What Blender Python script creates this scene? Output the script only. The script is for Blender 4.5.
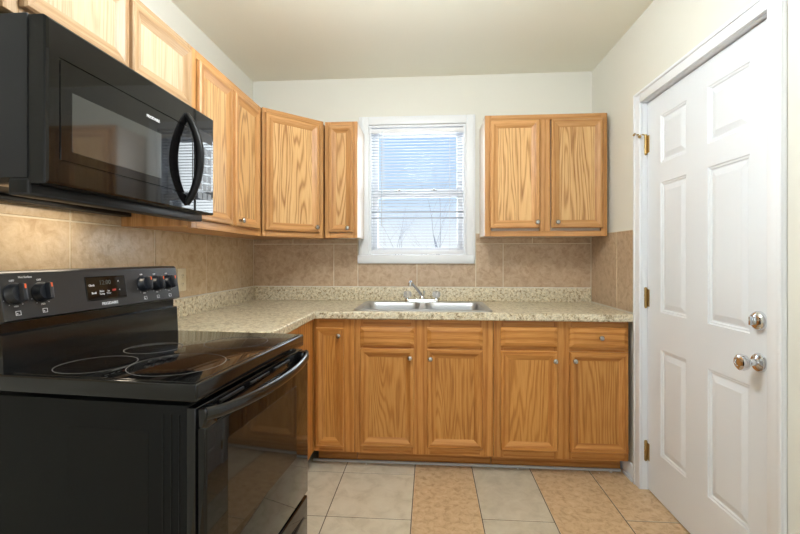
import bpy, bmesh, math, random
from mathutils import Vector, Matrix
PI = math.pi
R = math.radians
random.seed(7)
for o in list(bpy.data.objects):
    bpy.data.objects.remove(o)
S = bpy.context.scene
C = S.collection

# ------------------------------------------------------------------ camera
cd = bpy.data.cameras.new('camera')
cam = bpy.data.objects.new('camera', cd)
C.objects.link(cam)
F_PX = 420.0
cd.sensor_fit = 'HORIZONTAL'
cd.sensor_width = 36.0
cd.lens = 36.0 * F_PX / 800.0
cd.shift_y = -10.0 / 800.0
cd.clip_start = 0.05
cam.location = (0, 0, 1.224)
cam.rotation_euler = (R(90), 0, math.atan(30.0 / F_PX))
S.camera = cam

# ------------------------------------------------------------------ view, world, lights
S.view_settings.view_transform = 'Standard'
S.view_settings.look = 'None'
S.view_settings.exposure = 0.06
S.view_settings.gamma = 1.0
S.view_settings.use_curve_mapping = False

W = bpy.data.worlds.new('sky')
S.world = W
W.use_nodes = True
wn, wl = W.node_tree.nodes, W.node_tree.links
wn.clear()
w_out = wn.new('ShaderNodeOutputWorld')
w_bg = wn.new('ShaderNodeBackground')
w_tc = wn.new('ShaderNodeTexCoord')
w_sep = wn.new('ShaderNodeSeparateXYZ')
w_rmp = wn.new('ShaderNodeValToRGB')
cr = w_rmp.color_ramp
cr.elements[0].position = 0.0
cr.elements[0].color = (0.90, 0.93, 0.97, 1)
cr.elements[1].position = 1.0
cr.elements[1].color = (0.30, 0.50, 0.90, 1)
e = cr.elements.new(0.05); e.color = (0.90, 0.94, 1.0, 1)
e = cr.elements.new(0.13); e.color = (0.66, 0.80, 1.0, 1)
e = cr.elements.new(0.28); e.color = (0.46, 0.66, 0.97, 1)
wl.new(w_tc.outputs['Generated'], w_sep.inputs[0])
wl.new(w_sep.outputs['Z'], w_rmp.inputs[0])
wl.new(w_rmp.outputs[0], w_bg.inputs['Color'])
w_bg.inputs['Strength'].default_value = 1.0
wl.new(w_bg.outputs[0], w_out.inputs[0])


def area_light(name, loc, rot, sx, sy, power, color, shape='RECTANGLE'):
    ld = bpy.data.lights.new(name, 'AREA')
    ld.shape = shape
    ld.size = sx
    ld.size_y = sy
    ld.energy = power
    ld.color = color
    o = bpy.data.objects.new(name, ld)
    o.location = loc
    o.rotation_euler = rot
    C.objects.link(o)
    return o


# fill light added behind the camera, at an opening in the unseen rear wall
REAR_Y = -2.6
area_light('rear_fill', (-0.1, REAR_Y - 0.02, 1.45), (R(90), 0, 0), 1.9, 1.5, 20, (0.90, 0.96, 1.0))
# daylight through the window over the sink
area_light('sink_window_daylight', (-0.09, 3.75, 1.95), (R(-80), 0, 0), 1.3, 1.3, 62, (0.93, 0.97, 1.0))
LAMP_GLOW = 40.0

# ------------------------------------------------------------------ materials


def new_mat(name):
    m = bpy.data.materials.new(name)
    m.use_nodes = True
    nt = m.node_tree
    b = nt.nodes['Principled BSDF']
    return m, nt, b


def srgb(r, g, b):
    def f(v):
        v /= 255.0
        return v / 12.92 if v <= 0.04045 else ((v + 0.055) / 1.055) ** 2.4
    return (f(r), f(g), f(b), 1)


def math_node(nt, op, a, b=None):
    n = nt.nodes.new('ShaderNodeMath')
    n.operation = op
    for i, v in enumerate((a, b)):
        if v is None:
            continue
        if isinstance(v, (int, float)):
            n.inputs[i].default_value = v
        else:
            nt.links.new(v, n.inputs[i])
    return n.outputs[0]


def plain(name, col, rough=0.5, metal=0.0, coat=0.0, spec=0.5, bump=0.0, bscale=60, vary=0.0):
    m, nt, b = new_mat(name)
    b.inputs['Base Color'].default_value = col
    b.inputs['Roughness'].default_value = rough
    b.inputs['Metallic'].default_value = metal
    b.inputs['Coat Weight'].default_value = coat
    b.inputs['Coat Roughness'].default_value = 0.05
    b.inputs['Specular IOR Level'].default_value = spec
    if bump or vary:
        tc = nt.nodes.new('ShaderNodeTexCoord')
        n = nt.nodes.new('ShaderNodeTexNoise')
        n.inputs['Scale'].default_value = bscale
        n.inputs['Detail'].default_value = 4
        nt.links.new(tc.outputs['Object'], n.inputs['Vector'])
        if bump:
            bp = nt.nodes.new('ShaderNodeBump')
            bp.inputs['Strength'].default_value = bump
            bp.inputs['Distance'].default_value = 0.003
            nt.links.new(n.outputs['Fac'], bp.inputs['Height'])
            nt.links.new(bp.outputs[0], b.inputs['Normal'])
        if vary:
            r = nt.nodes.new('ShaderNodeValToRGB')
            r.color_ramp.elements[0].position = 0.35
            r.color_ramp.elements[1].position = 0.65
            r.color_ramp.elements[0].color = tuple(c * (1 - vary) for c in col[:3]) + (1,)
            r.color_ramp.elements[1].color = tuple(min(1, c * (1 + vary)) for c in col[:3]) + (1,)
            nt.links.new(n.outputs['Fac'], r.inputs[0])
            nt.links.new(r.outputs[0], b.inputs['Base Color'])
    return m


def oak(name, horizontal, light, mid, dark, arch=1.0, ring=0.20):
    """oak veneer: cathedral growth rings plus fine pores, running along z (or x)"""
    m, nt, b = new_mat(name)
    N, L = nt.nodes, nt.links
    tc = N.new('ShaderNodeTexCoord')
    oi = N.new('ShaderNodeObjectInfo')
    sep = N.new('ShaderNodeSeparateXYZ')
    L.new(tc.outputs['Object'], sep.inputs[0])
    x, y, z = sep.outputs
    if horizontal:
        x, z = z, x
    off = math_node(nt, 'MULTIPLY', oi.outputs['Random'], 37.0)
    u = math_node(nt, 'ADD', x, math_node(nt, 'MULTIPLY', y, 0.7))
    comb = N.new('ShaderNodeCombineXYZ')
    L.new(math_node(nt, 'ADD', math_node(nt, 'MULTIPLY', u, 4.6), off), comb.inputs[0])
    L.new(off, comb.inputs[1])
    L.new(math_node(nt, 'MULTIPLY', z, 0.42), comb.inputs[2])
    n1 = N.new('ShaderNodeTexNoise')
    n1.inputs['Scale'].default_value = 1.5
    n1.inputs['Detail'].default_value = 2.5
    n1.inputs['Roughness'].default_value = 0.45
    L.new(comb.outputs[0], n1.inputs['Vector'])
    rings = math_node(nt, 'ADD', math_node(nt, 'MULTIPLY', n1.outputs['Fac'], 120.0 * arch),
                      math_node(nt, 'MULTIPLY', u, 170.0))
    s = math_node(nt, 'SINE', rings)
    band = math_node(nt, 'POWER', math_node(nt, 'ADD', math_node(nt, 'MULTIPLY', s, 0.5), 0.5), 2.2)
    comb2 = N.new('ShaderNodeCombineXYZ')
    L.new(math_node(nt, 'ADD', math_node(nt, 'MULTIPLY', u, 420.0), off), comb2.inputs[0])
    L.new(off, comb2.inputs[1])
    L.new(math_node(nt, 'MULTIPLY', z, 9.0), comb2.inputs[2])
    n2 = N.new('ShaderNodeTexNoise')
    n2.inputs['Scale'].default_value = 1.0
    n2.inputs['Detail'].default_value = 3
    L.new(comb2.outputs[0], n2.inputs['Vector'])
    n3 = N.new('ShaderNodeTexNoise')
    n3.inputs['Scale'].default_value = 3.0
    L.new(comb.outputs[0], n3.inputs['Vector'])
    fac = math_node(nt, 'ADD', math_node(nt, 'MULTIPLY', band, ring),
                    math_node(nt, 'ADD', math_node(nt, 'MULTIPLY', n2.outputs['Fac'], 0.66),
                              math_node(nt, 'MULTIPLY', n3.outputs['Fac'], 0.25)))
    r = N.new('ShaderNodeValToRGB')
    r.color_ramp.elements[0].position = 0.36
    r.color_ramp.elements[0].color = light
    r.color_ramp.elements[1].position = 0.86
    r.color_ramp.elements[1].color = dark
    e = r.color_ramp.elements.new(0.57)
    e.color = mid
    L.new(fac, r.inputs[0])
    # each piece of wood a little lighter or darker than its neighbours
    hsv = N.new('ShaderNodeHueSaturation')
    L.new(math_node(nt, 'ADD', math_node(nt, 'MULTIPLY', oi.outputs['Random'], 0.16), 0.92), hsv.inputs['Value'])
    L.new(r.outputs[0], hsv.inputs['Color'])
    L.new(hsv.outputs[0], b.inputs['Base Color'])
    b.inputs['Roughness'].default_value = 0.38
    b.inputs['Specular IOR Level'].default_value = 0.35
    bp = N.new('ShaderNodeBump')
    bp.inputs['Strength'].default_value = 0.12
    bp.inputs['Distance'].default_value = 0.001
    L.new(n2.outputs['Fac'], bp.inputs['Height'])
    L.new(bp.outputs[0], b.inputs['Normal'])
    return m


oL, oM, oD = srgb(206, 157, 104), srgb(187, 134, 80), srgb(140, 90, 46)
OAK_V = oak('oak_upright', False, oL, oM, oD, 0.12)
OAK_H = oak('oak_level', True, oL, oM, oD, 0.12)
OAK_P = oak('oak_panel', False, srgb(224, 184, 130), srgb(208, 161, 106), srgb(148, 98, 54), 1.0, 0.30)
UP = [OAK_V, OAK_H, OAK_P]
pL, pM, pD = srgb(182, 154, 122), srgb(167, 134, 98), srgb(138, 103, 69)
PALE = [oak('pale_oak_upright', False, pL, pM, pD, 0.12), oak('pale_oak_level', True, pL, pM, pD, 0.12),
        oak('pale_oak_panel', False, srgb(200, 182, 154), srgb(190, 168, 137), srgb(164, 134, 100), 0.7)]
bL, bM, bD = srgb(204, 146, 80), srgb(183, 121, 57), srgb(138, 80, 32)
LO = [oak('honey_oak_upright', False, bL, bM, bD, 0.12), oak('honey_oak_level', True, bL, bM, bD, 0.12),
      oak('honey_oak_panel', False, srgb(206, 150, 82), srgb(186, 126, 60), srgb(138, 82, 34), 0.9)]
SIDE = [plain('pale_side_laminate', srgb(232, 216, 200), 0.4, spec=0.3)]

PAINT = plain('wall_paint', srgb(229, 227, 217), 0.75, spec=0.2, bump=0.05, bscale=90)
CEIL = plain('ceiling_paint', srgb(243, 241, 227), 0.85, spec=0.15, bump=0.05, bscale=70)
WHITE = plain('white_gloss_paint', srgb(236, 238, 241), 0.35, spec=0.4)
DOORW = plain('white_door_paint', srgb(234, 238, 243), 0.38, spec=0.4, bump=0.02, bscale=200)
VINYL = plain('white_vinyl', srgb(240, 240, 242), 0.4)
STRIP = plain('grey_white_strip', srgb(200, 203, 206), 0.4)
SLAT = plain('blind_slat_white', srgb(196, 199, 205), 0.6, spec=0.2)
CORD = plain('blind_cord', srgb(225, 225, 225), 0.7)
WAND = plain('clear_wand', srgb(205, 212, 220), 0.2)
NICKEL = plain('satin_nickel', srgb(178, 174, 168), 0.24, 1.0)
CHROME = plain('chrome', srgb(225, 227, 230), 0.1, 1.0)
STEEL = plain('brushed_steel', srgb(196, 197, 198), 0.42, 1.0, bump=0.03, bscale=250)
BRASS = plain('aged_brass', srgb(178, 150, 98), 0.4, 1.0)
BLACK = plain('black_enamel', srgb(17, 17, 18), 0.12, spec=0.5)
BLACK_SIDE = plain('black_side_panel', srgb(21, 22, 22), 0.5, spec=0.15, bump=0.05, bscale=400)
MW_SIDE = plain('charcoal_side_panel', srgb(54, 55, 58), 0.5, spec=0.15, bump=0.05, bscale=400)
GLASSB = plain('black_glass', srgb(13, 12, 12), 0.04, spec=0.38)
OVENW = plain('oven_window_glass', srgb(46, 39, 32), 0.05, spec=0.4)
MWIN = plain('microwave_window_glass', srgb(40, 41, 41), 0.06, spec=0.7, coat=0.8)
COOKTOP = plain('ceramic_cooktop', srgb(14, 13, 13), 0.06, spec=0.5)
RING = plain('printed_ring', srgb(130, 128, 126), 0.25)
PANELB = plain('black_control_panel', srgb(42, 41, 42), 0.3, spec=0.5, bump=0.03, bscale=500)
KNOBB = plain('black_plastic_knob', srgb(30, 33, 40), 0.3, spec=0.5)
TRIMB = plain('black_plastic', srgb(18, 18, 19), 0.4, spec=0.25)
DARK = plain('dark_gap', srgb(8, 8, 8), 0.6)
PRINT = plain('white_print', srgb(225, 225, 228), 0.5)
ORANGE = plain('orange_mark', srgb(232, 96, 40), 0.5)
REDP = plain('red_print', srgb(200, 60, 60), 0.5)
LCD = plain('display_digits', srgb(70, 80, 76), 0.5)
GREASE = plain('mesh_filter_metal', srgb(150, 140, 128), 0.35, 0.8, bump=0.4, bscale=500)
OUTLETM = plain('ivory_plastic', srgb(226, 214, 186), 0.4)
CAULK = plain('white_caulk', srgb(226, 222, 212), 0.6)
PLASTER = plain('plaster_white', srgb(235, 232, 226), 0.8)
SNOW = plain('snowy_yard', srgb(240, 242, 245), 0.9)
BARK = plain('grey_bark', srgb(176, 178, 186), 0.9, bump=0.5, bscale=30)

m, nt, b = new_mat('window_glass')
for n in list(nt.nodes):
    if n.type != 'OUTPUT_MATERIAL':
        nt.nodes.remove(n)
tr = nt.nodes.new('ShaderNodeBsdfTransparent'); tr.inputs[0].default_value = (0.96, 0.98, 0.98, 1)
gl = nt.nodes.new('ShaderNodeBsdfGlossy'); gl.inputs['Roughness'].default_value = 0.02
fr = nt.nodes.new('ShaderNodeFresnel'); fr.inputs[0].default_value = 1.45
mx = nt.nodes.new('ShaderNodeMixShader')
nt.links.new(math_node(nt, 'MULTIPLY', fr.outputs[0], 0.05), mx.inputs[0]); nt.links.new(tr.outputs[0], mx.inputs[1]); nt.links.new(gl.outputs[0], mx.inputs[2])
nt.links.new(mx.outputs[0], [n for n in nt.nodes if n.type == 'OUTPUT_MATERIAL'][0].inputs[0])
PANE = m

m, nt, b = new_mat('clear_acrylic')
b.inputs['Base Color'].default_value = (0.95, 0.95, 0.95, 1)
b.inputs['Roughness'].default_value = 0.05
b.inputs['Transmission Weight'].default_value = 0.65
b.inputs['IOR'].default_value = 1.45
ACRYLIC = m

m, nt, b = new_mat('lamp_glass')
b.inputs['Base Color'].default_value = (0.9, 0.88, 0.84, 1)
b.inputs['Emission Color'].default_value = (0.89, 0.955, 1.0, 1)
b.inputs['Emission Strength'].default_value = LAMP_GLOW
LAMPG = m

m, nt, b = new_mat('task_light_lens')
b.inputs['Base Color'].default_value = (0.9, 0.85, 0.75, 1)
b.inputs['Emission Color'].default_value = (1.0, 0.86, 0.66, 1)
b.inputs['Emission Strength'].default_value = 1.0
TASKG = m


def granite():
    m, nt, b = new_mat('speckled_laminate')
    N, L = nt.nodes, nt.links
    tc = N.new('ShaderNodeTexCoord')
    n1 = N.new('ShaderNodeTexNoise'); n1.inputs['Scale'].default_value = 58; n1.inputs['Detail'].default_value = 5
    n1.inputs['Roughness'].default_value = 0.7
    n2 = N.new('ShaderNodeTexVoronoi'); n2.inputs['Scale'].default_value = 130
    n3 = N.new('ShaderNodeTexNoise'); n3.inputs['Scale'].default_value = 9; n3.inputs['Detail'].default_value = 3
    for n in (n1, n2, n3):
        L.new(tc.outputs['Object'], n.inputs['Vector'])
    r = N.new('ShaderNodeValToRGB')
    r.color_ramp.interpolation = 'LINEAR'
    cs = [(0.33, srgb(120, 100, 74)), (0.41, srgb(182, 163, 130)), (0.49, srgb(214, 201, 172)), (0.60, srgb(228, 219, 196)), (0.72, srgb(190, 174, 142))]
    r.color_ramp.elements[0].position, r.color_ramp.elements[0].color = cs[0]
    r.color_ramp.elements[1].position, r.color_ramp.elements[1].color = cs[-1]
    for p, c in cs[1:-1]:
        e = r.color_ramp.elements.new(p); e.color = c
    L.new(n1.outputs['Fac'], r.inputs[0])
    hs = N.new('ShaderNodeHueSaturation')
    L.new(r.outputs[0], hs.inputs['Color'])
    sp = N.new('ShaderNodeSeparateColor')
    L.new(n2.outputs['Color'], sp.inputs[0])
    L.new(math_node(nt, 'ADD', math_node(nt, 'MULTIPLY', sp.outputs[0], 0.34), 0.80), hs.inputs['Value'])
    L.new(hs.outputs[0], b.inputs['Base Color'])
    b.inputs['Roughness'].default_value = 0.32
    return m


LAMINATE = granite()


def stone(name, base, dark, light, scale, rough, bump, bscale, spec=0.5):
    m, nt, b = new_mat(name)
    N, L = nt.nodes, nt.links
    tc = N.new('ShaderNodeTexCoord')
    n1 = N.new('ShaderNodeTexNoise'); n1.inputs['Scale'].default_value = scale
    n1.inputs['Detail'].default_value = 7; n1.inputs['Roughness'].default_value = 0.65
    n1.inputs['Distortion'].default_value = 0.6
    L.new(tc.outputs['Object'], n1.inputs['Vector'])
    r = N.new('ShaderNodeValToRGB')
    r.color_ramp.elements[0].position = 0.28; r.color_ramp.elements[0].color = dark
    r.color_ramp.elements[1].position = 0.74; r.color_ramp.elements[1].color = light
    e = r.color_ramp.elements.new(0.5); e.color = base
    L.new(n1.outputs['Fac'], r.inputs[0])
    L.new(r.outputs[0], b.inputs['Base Color'])
    b.inputs['Roughness'].default_value = rough
    b.inputs['Specular IOR Level'].default_value = spec
    n2 = N.new('ShaderNodeTexNoise'); n2.inputs['Scale'].default_value = bscale; n2.inputs['Detail'].default_value = 3
    L.new(tc.outputs['Object'], n2.inputs['Vector'])
    bp = N.new('ShaderNodeBump'); bp.inputs['Strength'].default_value = bump; bp.inputs['Distance'].default_value = 0.004
    L.new(n2.outputs['Fac'], bp.inputs['Height'])
    L.new(bp.outputs[0], b.inputs['Normal'])
    return m


TILE_BROWN = stone('brown_wall_tile', srgb(190, 163, 134), srgb(164, 135, 106), srgb(206, 182, 154), 28, 0.3, 0.25, 45)
TILE_TAN = stone('tan_wall_tile', srgb(206, 182, 150), srgb(184, 157, 124), srgb(218, 198, 168), 24, 0.22, 0.4, 45)
GROUT = plain('light_grout', srgb(224, 212, 188), 0.8)
FLOOR_BEIGE = stone('beige_floor_tile', srgb(212, 200, 178), srgb(192, 178, 154), srgb(222, 212, 192), 11, 0.35, 0.08, 30)
FLOOR_GREY = stone('greige_floor_tile', srgb(200, 189, 168), srgb(182, 170, 148), srgb(212, 203, 184), 11, 0.35, 0.08, 30)
FLOOR_TAN = stone('tan_floor_tile', srgb(206, 175, 137), srgb(172, 136, 98), srgb(220, 194, 160), 32, 0.4, 0.1, 40)
FGROUT = plain('floor_grout', srgb(150, 138, 120), 0.9)
FGROUT_D = plain('dark_floor_grout', srgb(96, 84, 68), 0.9)

# ------------------------------------------------------------------ mesh helpers


class MB:
    def __init__(self):
        self.bm = bmesh.new()

    def face(self, pts, mi=0):
        vs = [self.bm.verts.new(p) for p in pts]
        f = self.bm.faces.new(vs)
        f.material_index = mi
        return f

    def box(self, x0, x1, y0, y1, z0, z1, mi=0, bev=0.0, seg=2):
        bm = self.bm
        v = [bm.verts.new((x, y, z)) for x in (x0, x1) for y in (y0, y1) for z in (z0, z1)]
        idx = [(0, 1, 3, 2), (4, 6, 7, 5), (0, 4, 5, 1), (2, 3, 7, 6), (0, 2, 6, 4), (1, 5, 7, 3)]
        fs = []
        for q in idx:
            f = bm.faces.new([v[i] for i in q])
            f.material_index = mi
            fs.append(f)
        if bev > 0:
            es = list({e for f in fs for e in f.edges})
            bmesh.ops.bevel(bm, geom=es, offset=bev, segments=seg, affect='EDGES', profile=0.5)
        return self

    def loops(self, ls, mi=0, cap0=True, cap1=True, closed=True):
        bm = self.bm
        rows = [[bm.verts.new(p) for p in l] for l in ls]
        n = len(rows[0])
        for a, b in zip(rows, rows[1:]):
            for i in range(n if closed else n - 1):
                j = (i + 1) % n
                f = bm.faces.new((a[i], a[j], b[j], b[i]))
                f.material_index = mi
        if cap0:
            bm.faces.new(rows[0][::-1]).material_index = mi
        if cap1:
            bm.faces.new(rows[-1]).material_index = mi
        return self

    def tube(self, pts, r, n=10, mi=0, flat=1.0, up=None):
        pts = [Vector(p) for p in pts]
        rs = r if isinstance(r, (list, tuple)) else [r] * len(pts)
        ls = []
        ref = Vector(up) if up else None
        for i, p in enumerate(pts):
            t = (pts[min(i + 1, len(pts) - 1)] - pts[max(i - 1, 0)]).normalized()
            if ref is None:
                ref = Vector((0, 0, 1)) if abs(t.z) < 0.9 else Vector((1, 0, 0))
            a = (ref - t * ref.dot(t)).normalized()
            b = t.cross(a)
            if not up:
                ref = a
            ls.append([p + a * math.cos(k * 2 * PI / n) * rs[i] + b * math.sin(k * 2 * PI / n) * rs[i] * flat for k in range(n)])
        return self.loops(ls, mi)

    def lathe(self, prof, c=(0, 0, 0), axis=(0, 0, 1), n=24, mi=0):
        ax = Vector(axis).normalized()
        a = ax.orthogonal().normalized()
        b = ax.cross(a)
        c = Vector(c)
        ls = [[c + ax * h + (a * math.cos(k * 2 * PI / n) + b * math.sin(k * 2 * PI / n)) * max(r, 1e-5) for k in range(n)] for r, h in prof]
        return self.loops(ls, mi)

    def prism(self, poly, z0, z1, mi=0):
        return self.loops([[(x, y, z0) for x, y in poly], [(x, y, z1) for x, y in poly]], mi)

    def build(self, name, mats, parent=None, smooth=35, bevel=0.0, tri=False):
        bm = self.bm
        bmesh.ops.recalc_face_normals(bm, faces=bm.faces)
        me = bpy.data.meshes.new(name)
        bm.to_mesh(me)
        bm.free()
        for m in (mats if isinstance(mats, (list, tuple)) else [mats]):
            me.materials.append(m)
        if smooth:
            for p in me.polygons:
                p.use_smooth = True
            me.set_sharp_from_angle(angle=R(smooth))
        o = bpy.data.objects.new(name, me)
        C.objects.link(o)
        if parent:
            o.parent = parent
        if bevel:
            md = o.modifiers.new('edge', 'BEVEL')
            md.width = bevel
            md.segments = 3
            md.limit_method = 'ANGLE'
            md.angle_limit = R(40)
        return o


def tag(o, label=None, cat=None, group=None, kind=None):
    if label: o['label'] = label
    if cat: o['category'] = cat
    if group: o['group'] = group
    if kind: o['kind'] = kind
    return o


def thing(name, loc, rz=0.0, label=None, cat=None, group=None, kind=None):
    o = bpy.data.objects.new(name, None)
    o.empty_display_size = 0.1
    C.objects.link(o)
    o.location = loc
    o.rotation_euler = (0, 0, rz)
    return tag(o, label, cat, group, kind)


def struct(mb, name, mats, label=None, cat=None, **k):
    return tag(mb.build(name, mats, **k), label, cat, None, 'structure')


def text_part(name, body, size, parent, origin, right, up, mat, align='CENTER', depth=0.0003, bold=0.0):
    cu = bpy.data.curves.new(name, 'FONT')
    cu.body = body
    cu.size = size
    cu.align_x = align
    cu.align_y = 'CENTER'
    cu.extrude = depth
    cu.offset = bold
    cu.resolution_u = 2
    t = bpy.data.objects.new(name, cu)
    C.objects.link(t)
    dg = bpy.context.evaluated_depsgraph_get()
    me = bpy.data.meshes.new_from_object(t.evaluated_get(dg))
    bpy.data.objects.remove(t)
    bpy.data.curves.remove(cu)
    r, u = Vector(right).normalized(), Vector(up).normalized()
    n = r.cross(u)
    M = Matrix((r, u, n)).transposed().to_4x4()
    M.translation = Vector(origin)
    me.transform(M)
    me.materials.clear()
    me.materials.append(mat)
    me.name = name
    o = bpy.data.objects.new(name, me)
    C.objects.link(o)
    o.parent = parent
    return o


# ------------------------------------------------------------------ the room
XL, XR, YB, ZC = -1.29, 1.115, 2.985, 2.505
WT = 0.15
WX0, WX1, WZ0, WZ1 = -0.436, 0.253, 1.235, 2.165      # window opening
DY0, DY1, DZ = 1.452, 2.302, 2.042                      # door opening

mb = MB()
mb.box(XL - WT, XL, REAR_Y - WT, YB + WT, 0, ZC)
struct(mb, 'wall_left', PAINT, 'cream painted wall behind the range and microwave', 'wall')
mb = MB()
mb.box(XL, WX0, YB, YB + WT, 0, ZC).box(WX1, XR, YB, YB + WT, 0, ZC)
mb.box(WX0, WX1, YB, YB + WT, 0, WZ0).box(WX0, WX1, YB, YB + WT, WZ1, ZC)
struct(mb, 'wall_back', PAINT, 'cream painted wall around the window over the sink', 'wall')
mb = MB()
mb.box(XR, XR + WT, REAR_Y - WT, DY0, 0, ZC).box(XR, XR + WT, DY1, YB + WT, 0, ZC).box(XR, XR + WT, DY0, DY1, DZ, ZC)
struct(mb, 'wall_right', PAINT, 'cream painted wall around the white door', 'wall')
RX0, RX1, RZ0, RZ1 = -1.05, 0.85, 0.7, 2.2
mb = MB()
mb.box(XL, RX0, REAR_Y - WT, REAR_Y, 0, ZC).box(RX1, XR, REAR_Y - WT, REAR_Y, 0, ZC)
mb.box(RX0, RX1, REAR_Y - WT, REAR_Y, 0, RZ0).box(RX0, RX1, REAR_Y - WT, REAR_Y, RZ1, ZC)
struct(mb, 'wall_rear', PAINT, 'cream painted wall behind the viewer', 'wall')
mb = MB()
mb.box(XL - WT, XR + WT, REAR_Y - WT, YB + WT, ZC, ZC + 0.1)
struct(mb, 'ceiling', CEIL, 'plain off white ceiling of the kitchen', 'ceiling')

# floor: grout bed and individual tiles in one mesh
mb = MB()
mb.box(XL - WT, XR + WT + 0.3, REAR_Y - WT, YB + WT, -0.1, -0.0015, 3)
cols = [-1.30, -0.892, -0.49, -0.087, 0.243, 0.575, 0.907, 1.24]
offs = [0.16, 1.955, 1.955, 1.835, 1.985, 1.845, 2.02]
kinds = [0, 0, 0, 2, 1, 2, 2]
rnd = random.Random(3)
for i in range(7):
    x0, x1 = cols[i], cols[i + 1]
    ln = 0.405 if i < 3 else 0.66
    y = offs[i] - math.ceil((offs[i] - (REAR_Y - WT)) / ln) * ln
    k = 0
    while y < YB:
        y1 = y + ln
        a, bb = max(y, REAR_Y - WT), min(y1, YB + 0.1)
        mi = kinds[i]
        if y1 < 1.2:
            mi = rnd.choice([0, 1, 2])
        g = 0.0022
        if bb - a > 0.02:
            mb.box(x0 + g, min(x1 - g, XR + WT + 0.3), a + g, bb - g, -0.009, 0.0, mi, 0.0012, 1)
        y = y1
struct(mb, 'floor', [FLOOR_BEIGE, FLOOR_GREY, FLOOR_TAN, FGROUT_D], 'tiled floor in mixed beige and tan strips', 'floor')

# ---- back splash tile: real tiles on a grout bed
GR = 0.006


def tile_field(mb, axis, face, us, zs_list, depth=0.008):
    """axis 'y': tiles on the back wall; 'x': on a side wall; face = wall plane; sgn into room"""
    for (u0, u1, z0, z1) in us:
        if axis == 'y':
            mb.box(u0 + GR / 2, u1 - GR / 2, face - depth, face - 0.001, z0 + GR / 2, z1 - GR / 2, 0, 0.0012, 1)
        elif axis == 'x+':
            mb.box(face + 0.001, face + depth, u0 + GR / 2, u1 - GR / 2, z0 + GR / 2, z1 - GR / 2, 0, 0.0012, 1)
        else:
            mb.box(face - depth, face - 0.001, u0 + GR / 2, u1 - GR / 2, z0 + GR / 2, z1 - GR / 2, 0, 0.0012, 1)


mb = MB()
T0, T1, T2 = 1.012, 1.317, 1.39
tl = []
xs = [XL + 0.006, -0.69, -0.092, 0.510, XR - 0.008]
for a, c in zip(xs, xs[1:]):
    if -0.69 <= a < 0.3:      # cut round the window trim
        x0, x1 = a, c
        l, r = -0.515, 0.320
        if x0 < l: tl.append((x0, l, T0, T1)); x0 = l
        if x1 > r:
            tl.append((r, x1, T0, T1)); x1 = r
        tl.append((x0, x1, T0, 1.178))
    else:
        tl.append((a, c, T0, T1))
for a, c in [(XL + 0.006, -0.99), (-0.99, -0.515), (0.320, 0.71), (0.71, XR - 0.008)]:
    tl.append((a, c, T1, T2))
tile_field(mb, 'y', YB, tl, None)
mb.box(XL + 0.001, -0.513, YB - 0.0055, YB - 0.0005, T0, T2, 1).box(0.318, XR - 0.001, YB - 0.0055, YB - 0.0005, T0, T2, 1)
mb.box(-0.513, 0.318, YB - 0.0055, YB - 0.0005, T0, 1.178, 1)
struct(mb, 'trim_1', [TILE_BROWN, GROUT], 'brown tile back splash under the window', 'back splash')
mb = MB()
ys = [0.03, 0.49, 0.952, 1.414, 1.877, 2.334, 2.774, YB - 0.009]
tl = []
for a, c in zip(ys, ys[1:]):
    tl.append((a, c, 0.93 if a < 1.6 else T0, 1.352))
    tl.append((a, c, 1.352, 1.40))
tile_field(mb, 'x+', XL, tl, None)
mb.box(XL + 0.0005, XL + 0.0055, 0.03, YB - 0.006, 0.93, 1.40, 1)
struct(mb, 'trim_2', [TILE_TAN, GROUT], 'tan tile back splash behind the range', 'back splash')
mb = MB()
tile_field(mb, 'x-', XR, [(2.585, YB - 0.009, 0.918, 1.375), (2.362, 2.581, 0.918, 1.375)], None)
mb.box(XR - 0.0055, XR - 0.0005, 2.362, YB - 0.006, 0.918, 1.375, 1)
struct(mb, 'trim_3', [TILE_BROWN, GROUT], 'brown tile back splash beside the door', 'back splash')

# thin strip along the cabinet toe and the short baseboard by the door
mb = MB()
mb.box(-0.70, 1.085, 2.474, 2.489, 0.0, 0.014, 0, 0.004)
struct(mb, 'trim_4', STRIP, 'thin grey strip along the floor under the sink cabinets', 'trim')
mb = MB()
mb.box(XR - 0.014, XR - 0.0005, 2.363, 2.985, 0.0, 0.085, 0, 0.004)
mb.box(XR - 0.026, XR - 0.014, 2.363, 2.47, 0.0, 0.018, 0, 0.004)
struct(mb, 'baseboard_right', WHITE, 'short white baseboard between cabinets and door trim', 'baseboard')
mb = MB()
mb.box(XR - 0.014, XR - 0.0005, REAR_Y, 1.385, 0.0, 0.085, 0, 0.004)
struct(mb, 'baseboard_rear', WHITE, 'white baseboard on the near side of the door', 'baseboard')

# ---- window over the sink
win = thing('window_1', (0, YB, 0), 0, 'white sash window over the kitchen sink', 'window', None, 'structure')
mb = MB()
cw = 0.072
mb.box(WX0 - cw, WX0, -0.018, 0, 1.20, WZ1 + 0.058, 0, 0.004).box(WX1, WX1 + 0.063, -0.018, 0, 1.20, WZ1 + 0.058, 0, 0.004)
mb.box(WX0, WX1, -0.0175, 0, WZ1, WZ1 + 0.0575, 0, 0.003)
mb.box(WX0 - 0.052, WX0 - 0.046, -0.021, -0.017, 1.24, WZ1 + 0.04, 0, 0.002).box(WX1 + 0.042, WX1 + 0.048, -0.021, -0.017, 1.24, WZ1 + 0.04, 0, 0.002)
mb.build('casing', WHITE, win)
mb = MB()
mb.box(WX0 - 0.079, WX1 + 0.056, -0.03, 0.0, 1.178, 1.236, 0, 0.006)
mb.box(WX0 + 0.002, WX1 - 0.002, 0.0, 0.149, 1.2, 1.240, 0, 0.003)
mb.build('sill', WHITE, win)
mb = MB()
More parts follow.
